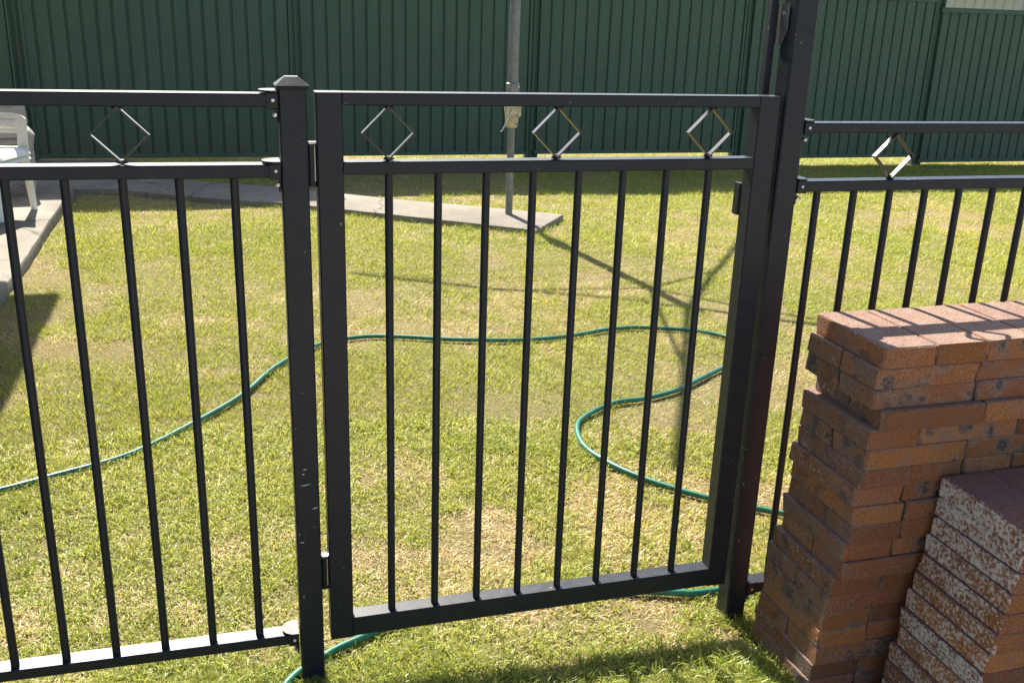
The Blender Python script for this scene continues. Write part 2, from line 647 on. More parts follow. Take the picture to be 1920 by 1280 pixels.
# ------------------------------------------------------------------ lawn blades
def make_grass():
    C = np.array(CAM)
    bands = []
    tot = 0
    rows = [(-.45, .2, 46000), (.2, 1., 42000), (1., 2., 38000), (2., 3.2, 33000), (3.2, 4.6, 25000), (4.6, 6.2, 17500), (6.2, 8.4, 9500), (8.4, 9.7, 5000)]
    px, py, cu, ca_ = [], [], [], []
    for y0, y1, dens in rows:
        xl = -1.35
        xr = 1.75 + 1.02 * max(y1, 0)
        n = int((xr - xl) * (y1 - y0) * dens)
        nc = n // 11
        cx = rng.random(nc) * (xr - xl) + xl
        cy = rng.random(nc) * (y1 - y0) + y0
        ci = rng.integers(0, nc, n)
        sg = .011 + .003 * max(y0, 0)
        x = cx[ci] + rng.normal(0, sg, n)
        y = cy[ci] + rng.normal(0, sg, n)
        px.append(x)
        py.append(y)
        cu.append(rng.random(nc)[ci])
        ca_.append(rng.random(nc)[ci])
    x = np.concatenate(px)
    y = np.concatenate(py)
    cu = np.concatenate(cu)
    ca_ = np.concatenate(ca_)
    # keep clear of slabs and under stacks
    keep = ~((x < PATIO_X + .012 + rng.random(len(x)) * .02) & (y < 6.3))
    poly = [(-4.2, 6.3), (-.95, 6.30), (-.62, 6.06), (-.195, 5.80), (.259, 5.585), (1.034, 5.03), (1.88, 4.40),
            (2.237, 4.90), (1.75, 5.23), (1.141, 5.614), (.304, 6.238), (-.466, 6.665), (-.88, 7.80), (-4.2, 7.80)]
    ins = np.zeros(len(x), bool)
    for i in range(len(poly)):
        (ax, ay), (bx, by) = poly[i - 1], poly[i]
        cond = ((ay > y) != (by > y)) & (x < (bx - ax) * (y - ay) / (by - ay + 1e-12) + ax)
        ins ^= cond
    keep &= ~ins
    keep &= ~((x > 1.03) & (y < -.10) & (y > -.335))
    keep &= ~((x > 1.14) & (y <= -.33))
    # thin bare patches
    bare = fbm(x, y, 1.15, 40, 4)
    bare2 = fbm(x, y, 4.2, 60, 3)
    bareness = np.clip((bare * .6 + bare2 * .4 - .52) / .16, 0, 1) * .8
    wob = (fbm(x, y, 7., 77, 3) - .5) * 1.1
    for cx, cy, r, a in ((.50, 2.98, .26, .9), (.80, 3.12, .22, .6), (.86, 1.44, .24, .8), (.28, 1.02, .14, .8), (.47, .53, .15, .9), (.29, .74, .13, .7),
                         (-.49, 3.34, .3, .5), (1.45, 1.22, .25, .7), (.96, 1.22, .15, .6), (.72, .03, .13, .9), (.52, .05, .15, .8), (.93, -.06, .06, 1.),
                         (.15, .55, .1, .6), (-.52, 2.3, .2, .5)):
        q = np.sqrt(((x - cx) / r) ** 2 + ((y - cy) / r) ** 2) + wob
        bareness = np.maximum(bareness, a * np.clip(1.35 - q, 0, 1))
    keep &= rng.random(len(x)) > bareness * .42
    x, y, bareness, cu, ca_ = x[keep], y[keep], bareness[keep], cu[keep], ca_[keep]
    n = len(x)
    z = gz(x, y) - .004
    dist = np.sqrt((x - C[0]) ** 2 + (y - C[1]) ** 2 + C[2] ** 2)
    tall = fbm(x, y, 3.1, 80, 3)
    vig = np.clip((tall - .42) / .25, 0, 1)
    L = .92 * (.016 + .022 * rng.random(n) ** 1.3 + .018 * np.clip(ca_ - .8, 0, 1) * 5 * rng.random(n)) * (1 + .55 * vig) * (1 - .35 * bareness)
    # rank growth by the posts, the stacks and the patio edge
    def blob(cx, cy, sx, sy):
        return np.exp(-(((x - cx) / sx) ** 2 + ((y - cy) / sy) ** 2))
    rank = np.clip(blob(-.15, -.08, .42, .16) * .9 + blob(.97, -.02, .12, .10) * .9 + blob(.90, -.24, .22, .12) * .45
                   + blob(1.35, .25, .4, .2) * .6, 0, 1)
    edgep = np.exp(-np.abs(x - PATIO_X) / .05) * (y < 6.3)
    pd = np.full(len(x), 9.)
    for i in range(1, len(poly)):
        (ax, ay), (bx, by) = poly[i - 1], poly[i]
        if ax < -3 and bx < -3:
            continue
        tt = np.clip(((x - ax) * (bx - ax) + (y - ay) * (by - ay)) / ((bx - ax) ** 2 + (by - ay) ** 2), 0, 1)
        pd = np.minimum(pd, np.hypot(x - ax - tt * (bx - ax), y - ay - tt * (by - ay)))
    rank = np.clip(rank + np.exp(-(pd / .06) ** 2) * (fbm(x, y, 3., 95, 2) * 1.6 - .2), 0, 1)
    rank = np.clip(rank + edgep * .6 * (fbm(x, y, 2.5, 91, 2) > .5), 0, 1)
    L *= 1 + 1.0 * rank * rng.random(n)
    L *= 1 + .05 * np.clip(dist - 3, 0, 8)
    Wd = (.0016 + .0014 * rng.random(n)) * (1 + .13 * np.clip(dist - 2, 0, 9))
    az = rng.random(n) * 2 * np.pi
    lean = np.radians(28 + 52 * rng.random(n)) * (1 - .25 * rank)
    dx, dy = np.cos(az), np.sin(az)
    # width direction: perpendicular to lean with random twist
    tw = rng.normal(0, .5, n)
    wx, wy = -np.sin(az + tw), np.cos(az + tw)
    sl, cl = np.sin(lean), np.cos(lean)
    lean2 = np.minimum(lean + np.radians(12 + 40 * rng.random(n)), np.radians(112))
    s2, c2 = np.sin(lean2), np.cos(lean2)
    mx = x + dx * sl * L * .55
    my = y + dy * sl * L * .55
    mz = z + cl * L * .55
    tx = mx + dx * s2 * L * .5
    ty = my + dy * s2 * L * .5
    tz = np.maximum(mz + c2 * L * .5, z + .003)
    # colours
    dry = np.clip(fbm(x, y, .85, 120, 4) * .55 + fbm(x, y, 5.5, 140, 3) * .45, 0, 1)
    pdry = np.clip((dry - .44) / .30, 0.05, .65) * (1 - .75 * rank)
    pdry = np.clip(pdry + .45 * bareness, 0, .85)
    u = .5 * cu + .5 * rng.random(n)
    g1 = np.array([.285, .345, .056])
    g2 = np.array([.445, .435, .100])
    s1 = np.array([.700, .570, .310])
    s2c = np.array([.560, .410, .215])
    t = rng.random(n)[:, None]
    hue = np.clip(fbm(x, y, 2.0, 170, 3)[:, None] * 1.6 - .35 - .3 * rank[:, None], 0, 1)
    green = g1 * (1 - hue * t) + g2 * hue * t
    green = green * (.80 + .25 * rng.random(n)[:, None] + .25 * cu[:, None])
    straw = s1 * t + s2c * (1 - t)
    isd = (u < pdry)[:, None]
    colr = np.where(isd, straw, green)
    # a share of yellowing blades
    yl = ((rng.random(n) < .22)[:, None]) & ~isd
    colr = np.where(yl, np.array([.520, .480, .110]) * (.8 + .4 * t), colr)
    # straw lies flat
    fl = isd[:, 0]
    flatten = np.where(fl, .45, 1.)
    mz = z + (mz - z) * flatten + .003
    tz = z + (tz - z) * flatten + .003
    near = dist < 3.6
    # near blades: 5 verts, 3 tris ; far: 3 verts 1 tri
    ni = np.where(near)[0]
    fi = np.where(~near)[0]
    hw = Wd * .5

    def st(a, b, c):
        return np.stack([a, b, c], -1)
    bl = st(x - wx * hw, y - wy * hw, z)
    br = st(x + wx * hw, y + wy * hw, z)
    ml = st(mx - wx * hw * .9, my - wy * hw * .9, mz)
    mr = st(mx + wx * hw * .9, my + wy * hw * .9, mz)
    tp = st(tx, ty, tz)
    Vn = np.stack([bl[ni], br[ni], mr[ni], ml[ni], tp[ni]], 1).reshape(-1, 3)
    b0 = np.arange(len(ni))[:, None] * 5
    Fq = np.concatenate([b0 + np.array([[0, 1, 2]]), b0 + np.array([[0, 2, 3]]), b0 + np.array([[3, 2, 4]])], 0)
    k = 1.1
    Vf = np.stack([st(x - wx * hw * k, y - wy * hw * k, z)[fi], st(x + wx * hw * k, y + wy * hw * k, z)[fi], tp[fi]], 1).reshape(-1, 3)
    Ff = np.arange(len(fi) * 3).reshape(-1, 3) + len(Vn)
    V = np.concatenate([Vn, Vf]).astype(np.float32)
    F = np.concatenate([Fq, Ff]).astype(np.int32)
    Cc = np.concatenate([np.repeat(colr[ni], 5, 0), np.repeat(colr[fi], 3, 0)])
    Cc = np.concatenate([Cc, np.ones((len(Cc), 1))], 1).astype(np.float32)
    me = bpy.data.meshes.new('lawn_grass')
    me.vertices.add(len(V))
    me.vertices.foreach_set('co', V.ravel())
    me.loops.add(F.size)
    me.loops.foreach_set('vertex_index', F.ravel())
    me.polygons.add(len(F))
    me.polygons.foreach_set('loop_start', np.arange(0, F.size, 3, dtype=np.int32))
    me.update(calc_edges=True)
    at = me.attributes.new('tint', 'FLOAT_COLOR', 'POINT')
    at.data.foreach_set('color', Cc.ravel())
    me.materials.append(M['grass'])
    print('grass tris', len(F), flush=True)
    tag(link('lawn_grass', me), 'short mown lawn of green and straw coloured grass', 'grass', kind='stuff')


make_grass()

# ------------------------------------------------------------------ the pool fence
BL = M['black']


def diamond(parent, x, zc, r, y0=.012, y1=.026, t=.0042):
    mb = MB()
    o = [(0, r), (r, 0), (0, -r), (-r, 0)]
    i = [(a * (r - t * 1.0) / r, b * (r - t * 1.0) / r) for a, b in o]
    vs = []
    for y in (y0, y1):
        vs += [(x + a, y, zc + b) for a, b in o] + [(x + a, y, zc + b) for a, b in i]
    fs = []
    for k in range(4):
        q = (k + 1) % 4
        fs += [(k, q, 4 + q, 4 + k)[::-1], (8 + k, 8 + q, 12 + q, 12 + k), (k, q, 8 + q, 8 + k), (4 + k, 4 + q, 12 + q, 12 + k)[::-1]]
    mb.add(vs, fs)
    for s_ in (1, -1):      # weld beads where the bar meets the rails
        mb.tube([(x - .010, (y0 + y1) / 2, zc + s_ * (r - .0022)), (x - .004, (y0 + y1) / 2, zc + s_ * (r - .0030)), (x + .003, (y0 + y1) / 2, zc + s_ * (r - .0034)),
                 (x + .010, (y0 + y1) / 2, zc + s_ * (r - .0020))], [.0015, .0040, .0044, .0016], 8)
    return mb.build('diamond_ornament', M['gloss'], parent)


_bar_cache = {}


def bar(parent, x, y, z0, z1, r=.0081):
    key = (round(z0, 4), round(z1, 4), r)
    if key not in _bar_cache:
        mb = MB()
        mb.tube([(0, 0, z0), (0, 0, (z0 + z1) / 2), (0, 0, z1)], r, 14, False)
        _bar_cache[key] = mb.mesh('baluster', BL, True)
    return link('baluster', _bar_cache[key], parent, (x, y, 0))


def rail(parent, x0, x1, z0, z1, y0=0., y1=.041, b=.0022, name='rail', caps=True):
    mb = MB()
    mb.box(x0, x1, y0, y1, z0, z1, b, 'x', caps)
    return mb.build(name, BL, parent)


def screw(parent, x, y, z, r=.0034, normal='y'):
    mb = MB()
    if normal == 'y':
        mb.tube([(x, y, z), (x, y - .0022, z), (x, y - .0030, z)], [r, r, r * .6], 10)
    else:
        mb.tube([(x, y, z), (x - .002, y, z), (x - .003, y, z)], [r, r, r * .6], 10)
    return mb.build('screw', M['steel'], parent)


def bracket(parent, x0, x1, z0, z1, postside, tab=.026):
    """swivel bracket that cups the end of a rail against a post"""
    mb = MB()
    mb.box(x0, x1, -.0035, .0445, z0 - .0025, z1 + .0025, .002, 'x')
    if postside > 0:      # post is on the right
        mb.box(x1 - .004, x1 + .0005, .004, .038, z0 - tab, z0 - .0026, .001, 'z')
        # rounded top flange that lips over the rail
        pts = [(x1, -.006)] + [(x0 - .004 + .012 * (1 - math.cos(a)), .0205 - .0265 * math.cos(a * .5) * 1.0) for a in (0.9, .6, .3)]
        poly = [(x1, -.006), (x0 + .006, -.006), (x0 - .006, .002), (x0 - .012, .012), (x0 - .013, .021), (x0 - .012, .030), (x0 - .006, .040), (x0 + .006, .047), (x1, .047)]
    else:
        mb.box(x0 - .0005, x0 + .004, .004, .038, z0 - tab, z0 - .0026, .001, 'z')
        poly = [(x0, .047), (x1 - .006, .047), (x1 + .003, .040), (x1 + .006, .0205), (x1 + .003, .001), (x1 - .006, -.006), (x0, -.006)]
    mb.prism(poly[::-1], z1 + .0026, z1 + .0062)
    o = mb.build('bracket', BL, parent)
    xm = (x0 + x1) / 2 + (.001 if postside > 0 else 0)
    screw(o, xm, -.0034, (z0 + z1) / 2 + .001)
    # fixing screw under the bracket
    xb = x1 - .006 if postside > 0 else x0 + .006
    s = MB()
    s.tube([(xb, .006, z0 - .012), (xb, -.001, z0 - .013)], [.0042, .0036], 10)
    s.tube([(xb - .002 * postside, -.001, z0 - .0105), (xb - .003 * postside, -.003, z0 - .0125)], .002, 8)
    s.build('screw', M['steel'], o)
    return o


XL = -.09
aL = R(-1.085)
# left panel
lf = thing('pool_fence', 'black tubular fence panel with one diamond left of the gate', 'fence', (XL, 0, 0), aL, 'black pool fence panels')
LX0 = -1.75
S = -XL            # panel coordinates are s - XL
rail(lf, LX0, .004, 1.1735, 1.1972)
rail(lf, LX0, .004, 1.0490, 1.0725)
rail(lf, LX0, .004, .0570, .0803)
for i in range(-11, 5):
    s = -.5325 + .0947 * i + S
    bar(lf, s, .019, .0795, 1.0495)
for s in (-.341 + S, -1.20 + S):
    diamond(lf, s, 1.1237, .0497)
bracket(lf, -.001, .0185, 1.1735, 1.1972, 1)
bracket(lf, -.001, .0185, 1.0490, 1.0725, 1)
bracket(lf, -.004, .0165, .0570, .0803, 1)

# left post
lp = thing('fence_post', 'short square black post with a pyramid cap between fence and gate', 'post', (-.0455, .022, -.05), aL * .5, 'black pool fence posts')
mb = MB()
mb.box(-.0243, .0243, -.0243, .0243, -.30, 1.2560, .0026, 'z')
mb.build('post_shaft', BL, lp)
mb = MB()
mb.frustum((-.0262, .0262, -.0262, .0262), 1.2545, (-.0300, .0300, -.0300, .0300), 1.2615)
mb.frustum((-.0300, .0300, -.0300, .0300), 1.2616, (-.0115, .0115, -.0115, .0115), 1.2765)
mb.build('post_cap', BL, lp)

# paint scratched to the primer by the gate swinging past
for ax, az_, bx_, bz in [(-0.055, 0.454, -0.048, 0.455), (-0.059, 0.429, -0.036, 0.432), (-0.053, 0.464, -0.043, 0.466), (-0.038, 0.375, -0.024, 0.378), (-0.064, 0.301, -0.054, 0.3)]:
    mb = MB()
    y = -.0243 - .0003
    mx, mz = (ax + bx_) / 2, (az_ + bz) / 2
    mb.add([(ax + .0455, y, az_ + .05), (mx + .0455, y, mz + .0484), (bx_ + .0455, y, bz + .05), (mx + .0455, y, mz + .0509)], [(0, 1, 2, 3)])
    mb.build('scratch', M['primer'], lp)

# gate
gt = thing('pool_gate', 'black tubular gate with three diamonds under its top rail', 'gate', (0, 0, 0))
mb = MB()
mb.box(-.0055, .0425, 0, .041, .0555, 1.2008, .0024, 'z')
mb.build('stile', BL, gt)
mb = MB()
mb.box(.8885, .9365, 0, .041, .0555, 1.2008, .0024, 'z')
mb.build('stile', BL, gt)
rail(gt, .0427, .8883, 1.1775, 1.2006, .0004, .0406, caps=False)
rail(gt, .0427, .8883, 1.0522, 1.0757, .0008, .0402, caps=False)
rail(gt, .0427, .8883, .0558, .1015, .0004, .0406, caps=False)
for i in range(8):
    bar(gt, .1285 + .09544 * i, .019, .1005, 1.053)
for x in (.1285, .461, .7915):
    diamond(gt, x, 1.1268, .0503)


def hinge(z0, z1):
    mb = MB()
    mb.box(-.0205, -.0058, .010, .034, z0, z1, .003, 'z')
    o = mb.build('hinge', BL, gt)
    k = MB()
    k.box(-.0200, -.0125, .009, .020, z1 + .0002, z1 + .004, .001, 'z')
    k.build('hinge_pin', M['steel'], o)
    k = MB()
    k.box(-.0115, -.0062, .009, .020, z1 + .0002, z1 + .004, .001, 'z')
    k.build('hinge_pin', M['steel'], o)
    k = MB()
    k.tube([(-.0085, .0085, z1 - .002), (-.0085, .0085, z0 + .01)], .0016, 8)
    k.build('hinge_spring', M['steel'], o)


hinge(1.030, 1.108)
hinge(.176, .252)

# latch post (tall)
rp = thing('fence_post', 'tall square black latch post right of the gate, rising out of the picture', 'post', (.9735, .0245, -.05), 0, 'black pool fence posts')
mb = MB()
mb.box(-.0250, .0250, -.0245, .0255, -.30, 1.62, .0026, 'z')
mb.build('post_shaft', BL, rp)
mb = MB()
mb.frustum((-.0262, .0262, -.0262, .0262), 1.612, (-.0300, .0300, -.0300, .0300), 1.6265)
mb.frustum((-.0300, .0300, -.0300, .0300), 1.6266, (-.0115, .0115, -.0115, .0115), 1.642)
mb.build('post_cap', BL, rp)

# latch
lt = thing('gate_latch', 'black top pull gate latch with a dull metal bracket on the latch post', 'latch', (.931, .062, .95))
mb = MB()
mb.box(-.0075, .0095, -.0105, .014, 0.0, .545, .004, 'z')
mb.build('latch_body', BL, lt)
mb = MB()
mb.tube([(0, 0, .5452), (0, 0, .57), (0, 0, .575), (0, 0, .60), (0, 0, .606)], [.006, .006, .016, .016, .010], 14)
mb.build('latch_knob', BL, lt, True)
# bracket on the left side of the post
mb = MB()
bx = .9478 - .931
mb.box(bx - .0045, bx - .0002, -.038, .006, .382, .4305, .001, 'z')
mb.frustum((bx - .0040, bx - .0002, -.020, .006), .352, (bx - .0045, bx - .0002, -.038, .006), .3818)
pb = mb.build('latch_bracket', mat_simple('dull_cast_metal', (.11, .112, .11), .5, .3, .3, 60, .3), lt)
screw(pb, bx - .0045, -.024, .412, .0042, 'x')
mb = MB()
mb.box(-.0445, -.0365, -.018, .006, -.002, .066, .002, 'z')
mb.build('striker', BL, lt)

# right panel
aRr = R(-.468)
rf = thing('pool_fence', 'lower black tubular fence panel behind the brick stacks right of the gate', 'fence', (.97, 0, 0), aRr, 'black pool fence panels')
S2 = -.97
rail(rf, .046, 1.75, 1.1262, 1.1473)
rail(rf, .046, 1.75, 1.0030, 1.0255)
rail(rf, .034, 1.75, .0160, .0440)
for i in range(0, 17):
    bar(rf, 1.061 + .0917 * i + S2, .019, .0430, 1.0035)
diamond(rf, 1.2395 + S2, 1.0752, .0497)
diamond(rf, 2.07 + S2, 1.0752, .0497)
bracket(rf, .0287, .0490, 1.1262, 1.1473, -1)
bracket(rf, .0287, .0490, 1.0030, 1.0255, -1)
bracket(rf, .0287, .0490, .0160, .0440, -1)

# ------------------------------------------------------------------ boundary fence
FY = 7.82
mf = thing('metal_fence', 'tall dark green ribbed steel boundary fence at the back', 'fence', (0, FY, -.2))
PX = [-6.37, -4.05, -1.733, .604, 2.903, 5.222, 7.536, 9.85, 12.17, 14.49]
BOT = [-.045, -.045, -.046, -.044, -.042, -.110, -.174, -.235, -.29]
PITCHR = .1287


def sheet_mesh(w, h, seed):
    nr = int(round(w / PITCHR))
    prof = []
    for k in range(nr):
        o = k * PITCHR
        prof += [(o, .0), (o + .098, 0.), (o + .1045, .017), (o + .1175, .017), (o + .1235, .002)]
    prof += [(nr * PITCHR + .012, 0.)]
    vs = [(a, b, 0) for a, b in prof] + [(a, b, h) for a, b in prof]
    n = len(prof)
    fs = [(i, i + 1, n + i + 1, n + i) for i in range(n - 1)]
    mb = MB()
    mb.add(vs, fs)
    return mb.mesh('ribbed_sheet', M['fence'])


sm = sheet_mesh(6 * PITCHR, 1.69 - .06, 1)
PHS = [1.728 if i == 5 else 1.69 for i in range(9)]
for i in range(len(PX) - 1):
    x0, x1 = PX[i] + .045, PX[i + 1] - .045
    zb = BOT[i] + .2
    PH = 1.69 if i != 5 else 1.728
    mb = MB()
    mb.box(x0 - .02, x1 + .02, -.022, .036, zb, zb + .036, .003, 'x')
    mb.build('bottom_rail', M['fence'], mf)
    mb = MB()
    mb.box(x0 - .02, x1 + .02, -.022, .036, zb + PH - .055, zb + PH, .003, 'x')
    mb.build('top_rail', M['fence'], mf)
    w3 = (x1 - x0) / 3
    for q in range(3):
        o = link('ribbed_sheet', sm, mf, (x0 + q * w3, -.010 - .0015 * q, zb + .030))
        o.scale = (w3 / (6 * PITCHR) * .9995, 1, (PH - .06) / 1.63)
pm = {}
for i, x in enumerate(PX):
    t = max(BOT[q] + PHS[q] for q in (max(i - 1, 0), min(i, len(BOT) - 1))) + .2 + .004
    mb = MB()
    # two steel channels back to back
    for a, b in ((-.064, -.044), (.044, .064)):
        mb.box(a, b, -.026, .044, -.35, t, .003, 'z')
    mb.box(-.0445, .0445, .022, .040, -.35, t - .003, 0, 'z')
    mb.box(-.012, .012, .008, .0215, -.35, t - .003, 0, 'z')
    mb.build('post', M['fence'], mf, False, (x, 0, 0))

# pale clad shed beyond the fence
sh = thing('neighbour_shed', 'cream ribbed metal shed showing above the fence at upper right', 'shed', (10.98, 12.0, -.3))
mb = MB()
n = 46
prof = []
for k in range(n):
    o = k * .19
    prof += [(o, 0), (o + .13, 0), (o + .145, .022), (o + .175, .022)]
prof.append((n * .19, 0))
mb.add([(a, b, 0) for a, b in prof] + [(a, b, 2.35) for a, b in prof],
       [(i, i + 1, len(prof) + i + 1, len(prof) + i) for i in range(len(prof) - 1)])
mb.build('wall', M['creamwall'], sh)
mb = MB()
mb.box(-.09, -.03, -.03, 3.2, 0, 2.36, .004, 'z')
mb.build('corner_trim', M['white'], sh)
mb = MB()
mb.add([(-.2, -.2, 2.36), (8.9, -.2, 2.36), (8.9, 3.4, 2.75), (-.2, 3.4, 2.75), (-.2, -.2, 2.40), (8.9, -.2, 2.40), (8.9, 3.4, 2.79), (-.2, 3.4, 2.79)],
       [(3, 2, 1, 0), (4, 5, 6, 7), (0, 1, 5, 4), (1, 2, 6, 5), (2, 3, 7, 6), (3, 0, 4, 7)])
mb.build('roof', M['roof'], sh)

# unseen carport beyond the left end of the fence (added to lengthen the shade there)
cp = thing('added_sunshade', 'unseen added carport beyond the left end of the green fence', 'sunshade', (-3.6, 10.2, -.2))
mb = MB()
mb.box(-3.2, 3.95, -1.55, 1.6, 3.00, 3.12, .01, 'x')
mb.build('roof', M['roof'], cp)
for ax in (-3.0, 3.7):
    for ay in (-1.3, 1.4):
        mb = MB()
        mb.box(ax - .05, ax + .05, ay - .05, ay + .05, 0, 2.998, .004, 'z')
        mb.build('roof_post', M['creamwall'], cp)

# house and flat roof, unseen, added to throw the shadow at the left edge
hs = thing('blocker', 'unseen added house with a flat patio roof left of the lawn', 'blocker', (-3.6, 2.6, -.02))
mb = MB()
mb.box(-6, 0, -5.5, 3.6, 0, 2.55, 0, 'z')
mb.build('wall', M['render'], hs)
mb = MB()
mb.box(.002, 2.315, -3.0, 3.22, 2.30, 2.40, .004, 'y')
mb.build('shade_roof', M['roof'], hs)
for yy in (-2.6, 3.05):
    mb = MB()
    mb.box(1.72, 1.80, yy - .04, yy + .04, 0, 2.298, .004, 'z')
    mb.build('roof_post', M['white'], hs)

# ------------------------------------------------------------------ clothesline
PB = (1.836, 4.951, -.056)
cl = thing('rotary_clothesline', 'grey steel rotary clothesline pole on the end of the concrete path', 'clothesline', PB)
gv = M['galv']
mb = MB()
mb.tube([(0, 0, -.03), (0, 0, .4), (0, 0, .80)], .0258, 20)
mb.build('lower_tube', gv, cl, True)
mb = MB()
mb.tube([(0, 0, .905), (0, 0, 1.5), (0, 0, 2.30)], .0365, 20)
mb.build('upper_tube', gv, cl, True)
mb = MB()
mb.tube([(0, 0, .800), (0, 0, .806), (0, 0, .900), (0, 0, .915), (0, 0, .921)], [.040, .045, .047, .047, .040], 20)
cr_ = mb.build('collar', gv, cl, True)
for a in (-2.4, -1.0):
    s = MB()
    s.tube([(.046 * math.cos(a), .046 * math.sin(a), .895), (.054 * math.cos(a), .054 * math.sin(a), .895)], .009, 8)
    s.build('bolt', M['steel'], cr_)
mb = MB()
mb.tube([(0, 0, .615), (0, 0, .622), (0, 0, .690), (0, 0, .735), (0, 0, .770), (0, 0, .799)], [.036, .043, .047, .055, .055, .046], 20)
mb.box(-.05, .05, -.058, -.02, .690, .775, .012, 'y')
hz = mb.build('crank_housing', M['cream'], cl, True)
for zz, xx in ((.700, .022), (.640, .026)):
    s = MB()
    yy = -.059 if zz > .69 else -.036
    s.tube([(xx, yy + .012, zz), (xx, yy - .003, zz)], .010, 10)
    s.build('bolt', M['galv'], hz)
mb = MB()
mb.tube([(-.014, -.064, .748), (-.018, -.070, .740), (-.072, -.078, .640), (-.092, -.080, .598)], .0048, 8)
hd = mb.build('crank_handle', M['steel'], cl, True)
mb = MB()
mb.tube([(-.088, -.08, .597), (-.106, -.10, .590)], .009, 10)
mb.build('handle_knob', BL, hd, True)
A0 = R(57)
tips = []
for k in range(4):
    a = A0 + k * math.pi / 2 + (R(4) if k == 2 else 0)
    d = Vector((math.cos(a), math.sin(a), 0))
    r0 = d * .03 + Vector((0, 0, 2.22))
    r1 = d * 1.95 + Vector((0, 0, 2.36))
    mb = MB()
    mb.tube([r0, r1], .018, 10)
    mb.build('arm', gv, cl, True)
    mb = MB()
    mb.tube([d * .035 + Vector((0, 0, 1.86)), d * .95 + Vector((0, 0, 2.285))], .011, 8)
    mb.build('strut', gv, cl, True)
    tips.append(d)
for q in range(1, 6):
    rr = .55 + .27 * q
    mb = MB()
    for k in range(4):
        a, b = tips[k] * rr, tips[(k + 1) % 4] * rr
        zz = 2.22 + .14 * rr / 1.95 + .018
        mb.tube([(a.x, a.y, zz), ((a.x + b.x) / 2, (a.y + b.y) / 2, zz - .02), (b.x, b.y, zz)], .0022, 6)
    mb.build('line', M['wire'], cl)

# ------------------------------------------------------------------ hose
HP = [(-1.7, 1.03), (-1.4, 1.03), (-1.15, 1.045), (-.97, 1.078), (-.854, 1.118), (-.745, 1.169), (-.555, 1.261), (-.415, 1.386), (-.242, 1.599), (-.125, 1.771), (-.012, 2.005), (.085, 2.15),
      (.207, 2.278), (.379, 2.345), (.542, 2.325), (.811, 2.229), (1.044, 2.177), (1.325, 2.185), (1.531, 2.243), (1.694, 2.245), (1.903, 2.165),
      (2.034, 2.043), (2.06, 1.90), (1.99, 1.76), (1.816, 1.656), (1.66, 1.555), (1.514, 1.461), (1.351, 1.403), (1.211, 1.383), (1.069, 1.291),
      (.997, 1.197), (.966, 1.041), (.998, .902), (1.07, .762), (1.199, .609), (1.361, .474), (1.52, .36), (1.62, .26), (1.55, .17), (1.35, .13),
      (1.15, .125), (.952, .128), (.90, .137), (.82, .165), (.70, .198), (.5, .205), (.28, .20), (.16, .175), (.08, .142), (.015, .112), (-.037, .076), (-.08, .043), (-.125, -.02), (-.17, -.12), (-.2, -.3), (-.15, -.6)]


def catmull(P, n=8):
    out = []
    for i in range(len(P) - 1):
        p0, p1, p2, p3 = P[max(i - 1, 0)], P[i], P[i + 1], P[min(i + 2, len(P) - 1)]
        for j in range(n):
            t = j / n
            out.append(tuple(.5 * ((2 * p1[c]) + (-p0[c] + p2[c]) * t + (2 * p0[c] - 5 * p1[c] + 4 * p2[c] - p3[c]) * t * t
                                   + (-p0[c] + 3 * p1[c] - 3 * p2[c] + p3[c]) * t ** 3) for c in (0, 1)))
    out.append(P[-1])
    return out


# traced on a level 5 cm below datum: slide each point along its own height difference
hp = []
for (x, y) in HP:
    for _ in range(3):
        zt = gzf(x, y) + .016
    kx = (CAM.z - zt) / (CAM.z + .05)
    hp.append((CAM.x + (x - CAM.x) * kx, CAM.y + (y - CAM.y) * kx))
pts = [(x, y, gzf(x, y) + .0150) for x, y in catmull(hp)]
mb = MB()
mb.tube(pts, .0092, 12)
ho = mb.build('garden_hose', M['hose'], None, True)
tag(ho, 'long green garden hose winding across the lawn and under the gate', 'hose')


# ------------------------------------------------------------------ chairs
def panel_mesh(fn, nu, nv, th):
    """thin curved plate from a point function"""
    P = [[Vector(fn(i / (nu - 1), j / (nv - 1))) for j in range(nv)] for i in range(nu)]
    vs, fs = [], []
    nrm = [[None] * nv for _ in range(nu)]
    for i in range(nu):
        for j in range(nv):
            du = P[min(i + 1, nu - 1)][j] - P[max(i - 1, 0)][j]
            dv = P[i][min(j + 1, nv - 1)] - P[i][max(j - 1, 0)]
            c = du.cross(dv)
            nrm[i][j] = c.normalized() if c.length > 1e-9 else Vector((0, 0, 1))
    for s in (.5, -.5):
        for i in range(nu):
            for j in range(nv):
                vs.append(P[i][j] + nrm[i][j] * th * s)
    N = nu * nv
    ix = lambda i, j, s=0: s * N + i * nv + j
    for i in range(nu - 1):
        for j in range(nv - 1):
            fs.append((ix(i, j), ix(i + 1, j), ix(i + 1, j + 1), ix(i, j + 1)))
            fs.append((ix(i, j, 1), ix(i, j + 1, 1), ix(i + 1, j + 1, 1), ix(i + 1, j, 1)))
    for i in range(nu - 1):
        fs.append((ix(i, 0), ix(i, 0, 1), ix(i + 1, 0, 1), ix(i + 1, 0)))
        fs.append((ix(i, nv - 1), ix(i + 1, nv - 1), ix(i + 1, nv - 1, 1), ix(i, nv - 1, 1)))
    for j in range(nv - 1):
        fs.append((ix(0, j), ix(0, j + 1), ix(0, j + 1, 1), ix(0, j, 1)))
        fs.append((ix(nu - 1, j), ix(nu - 1, j, 1), ix(nu - 1, j + 1, 1), ix(nu - 1, j + 1)))
    return vs, fs


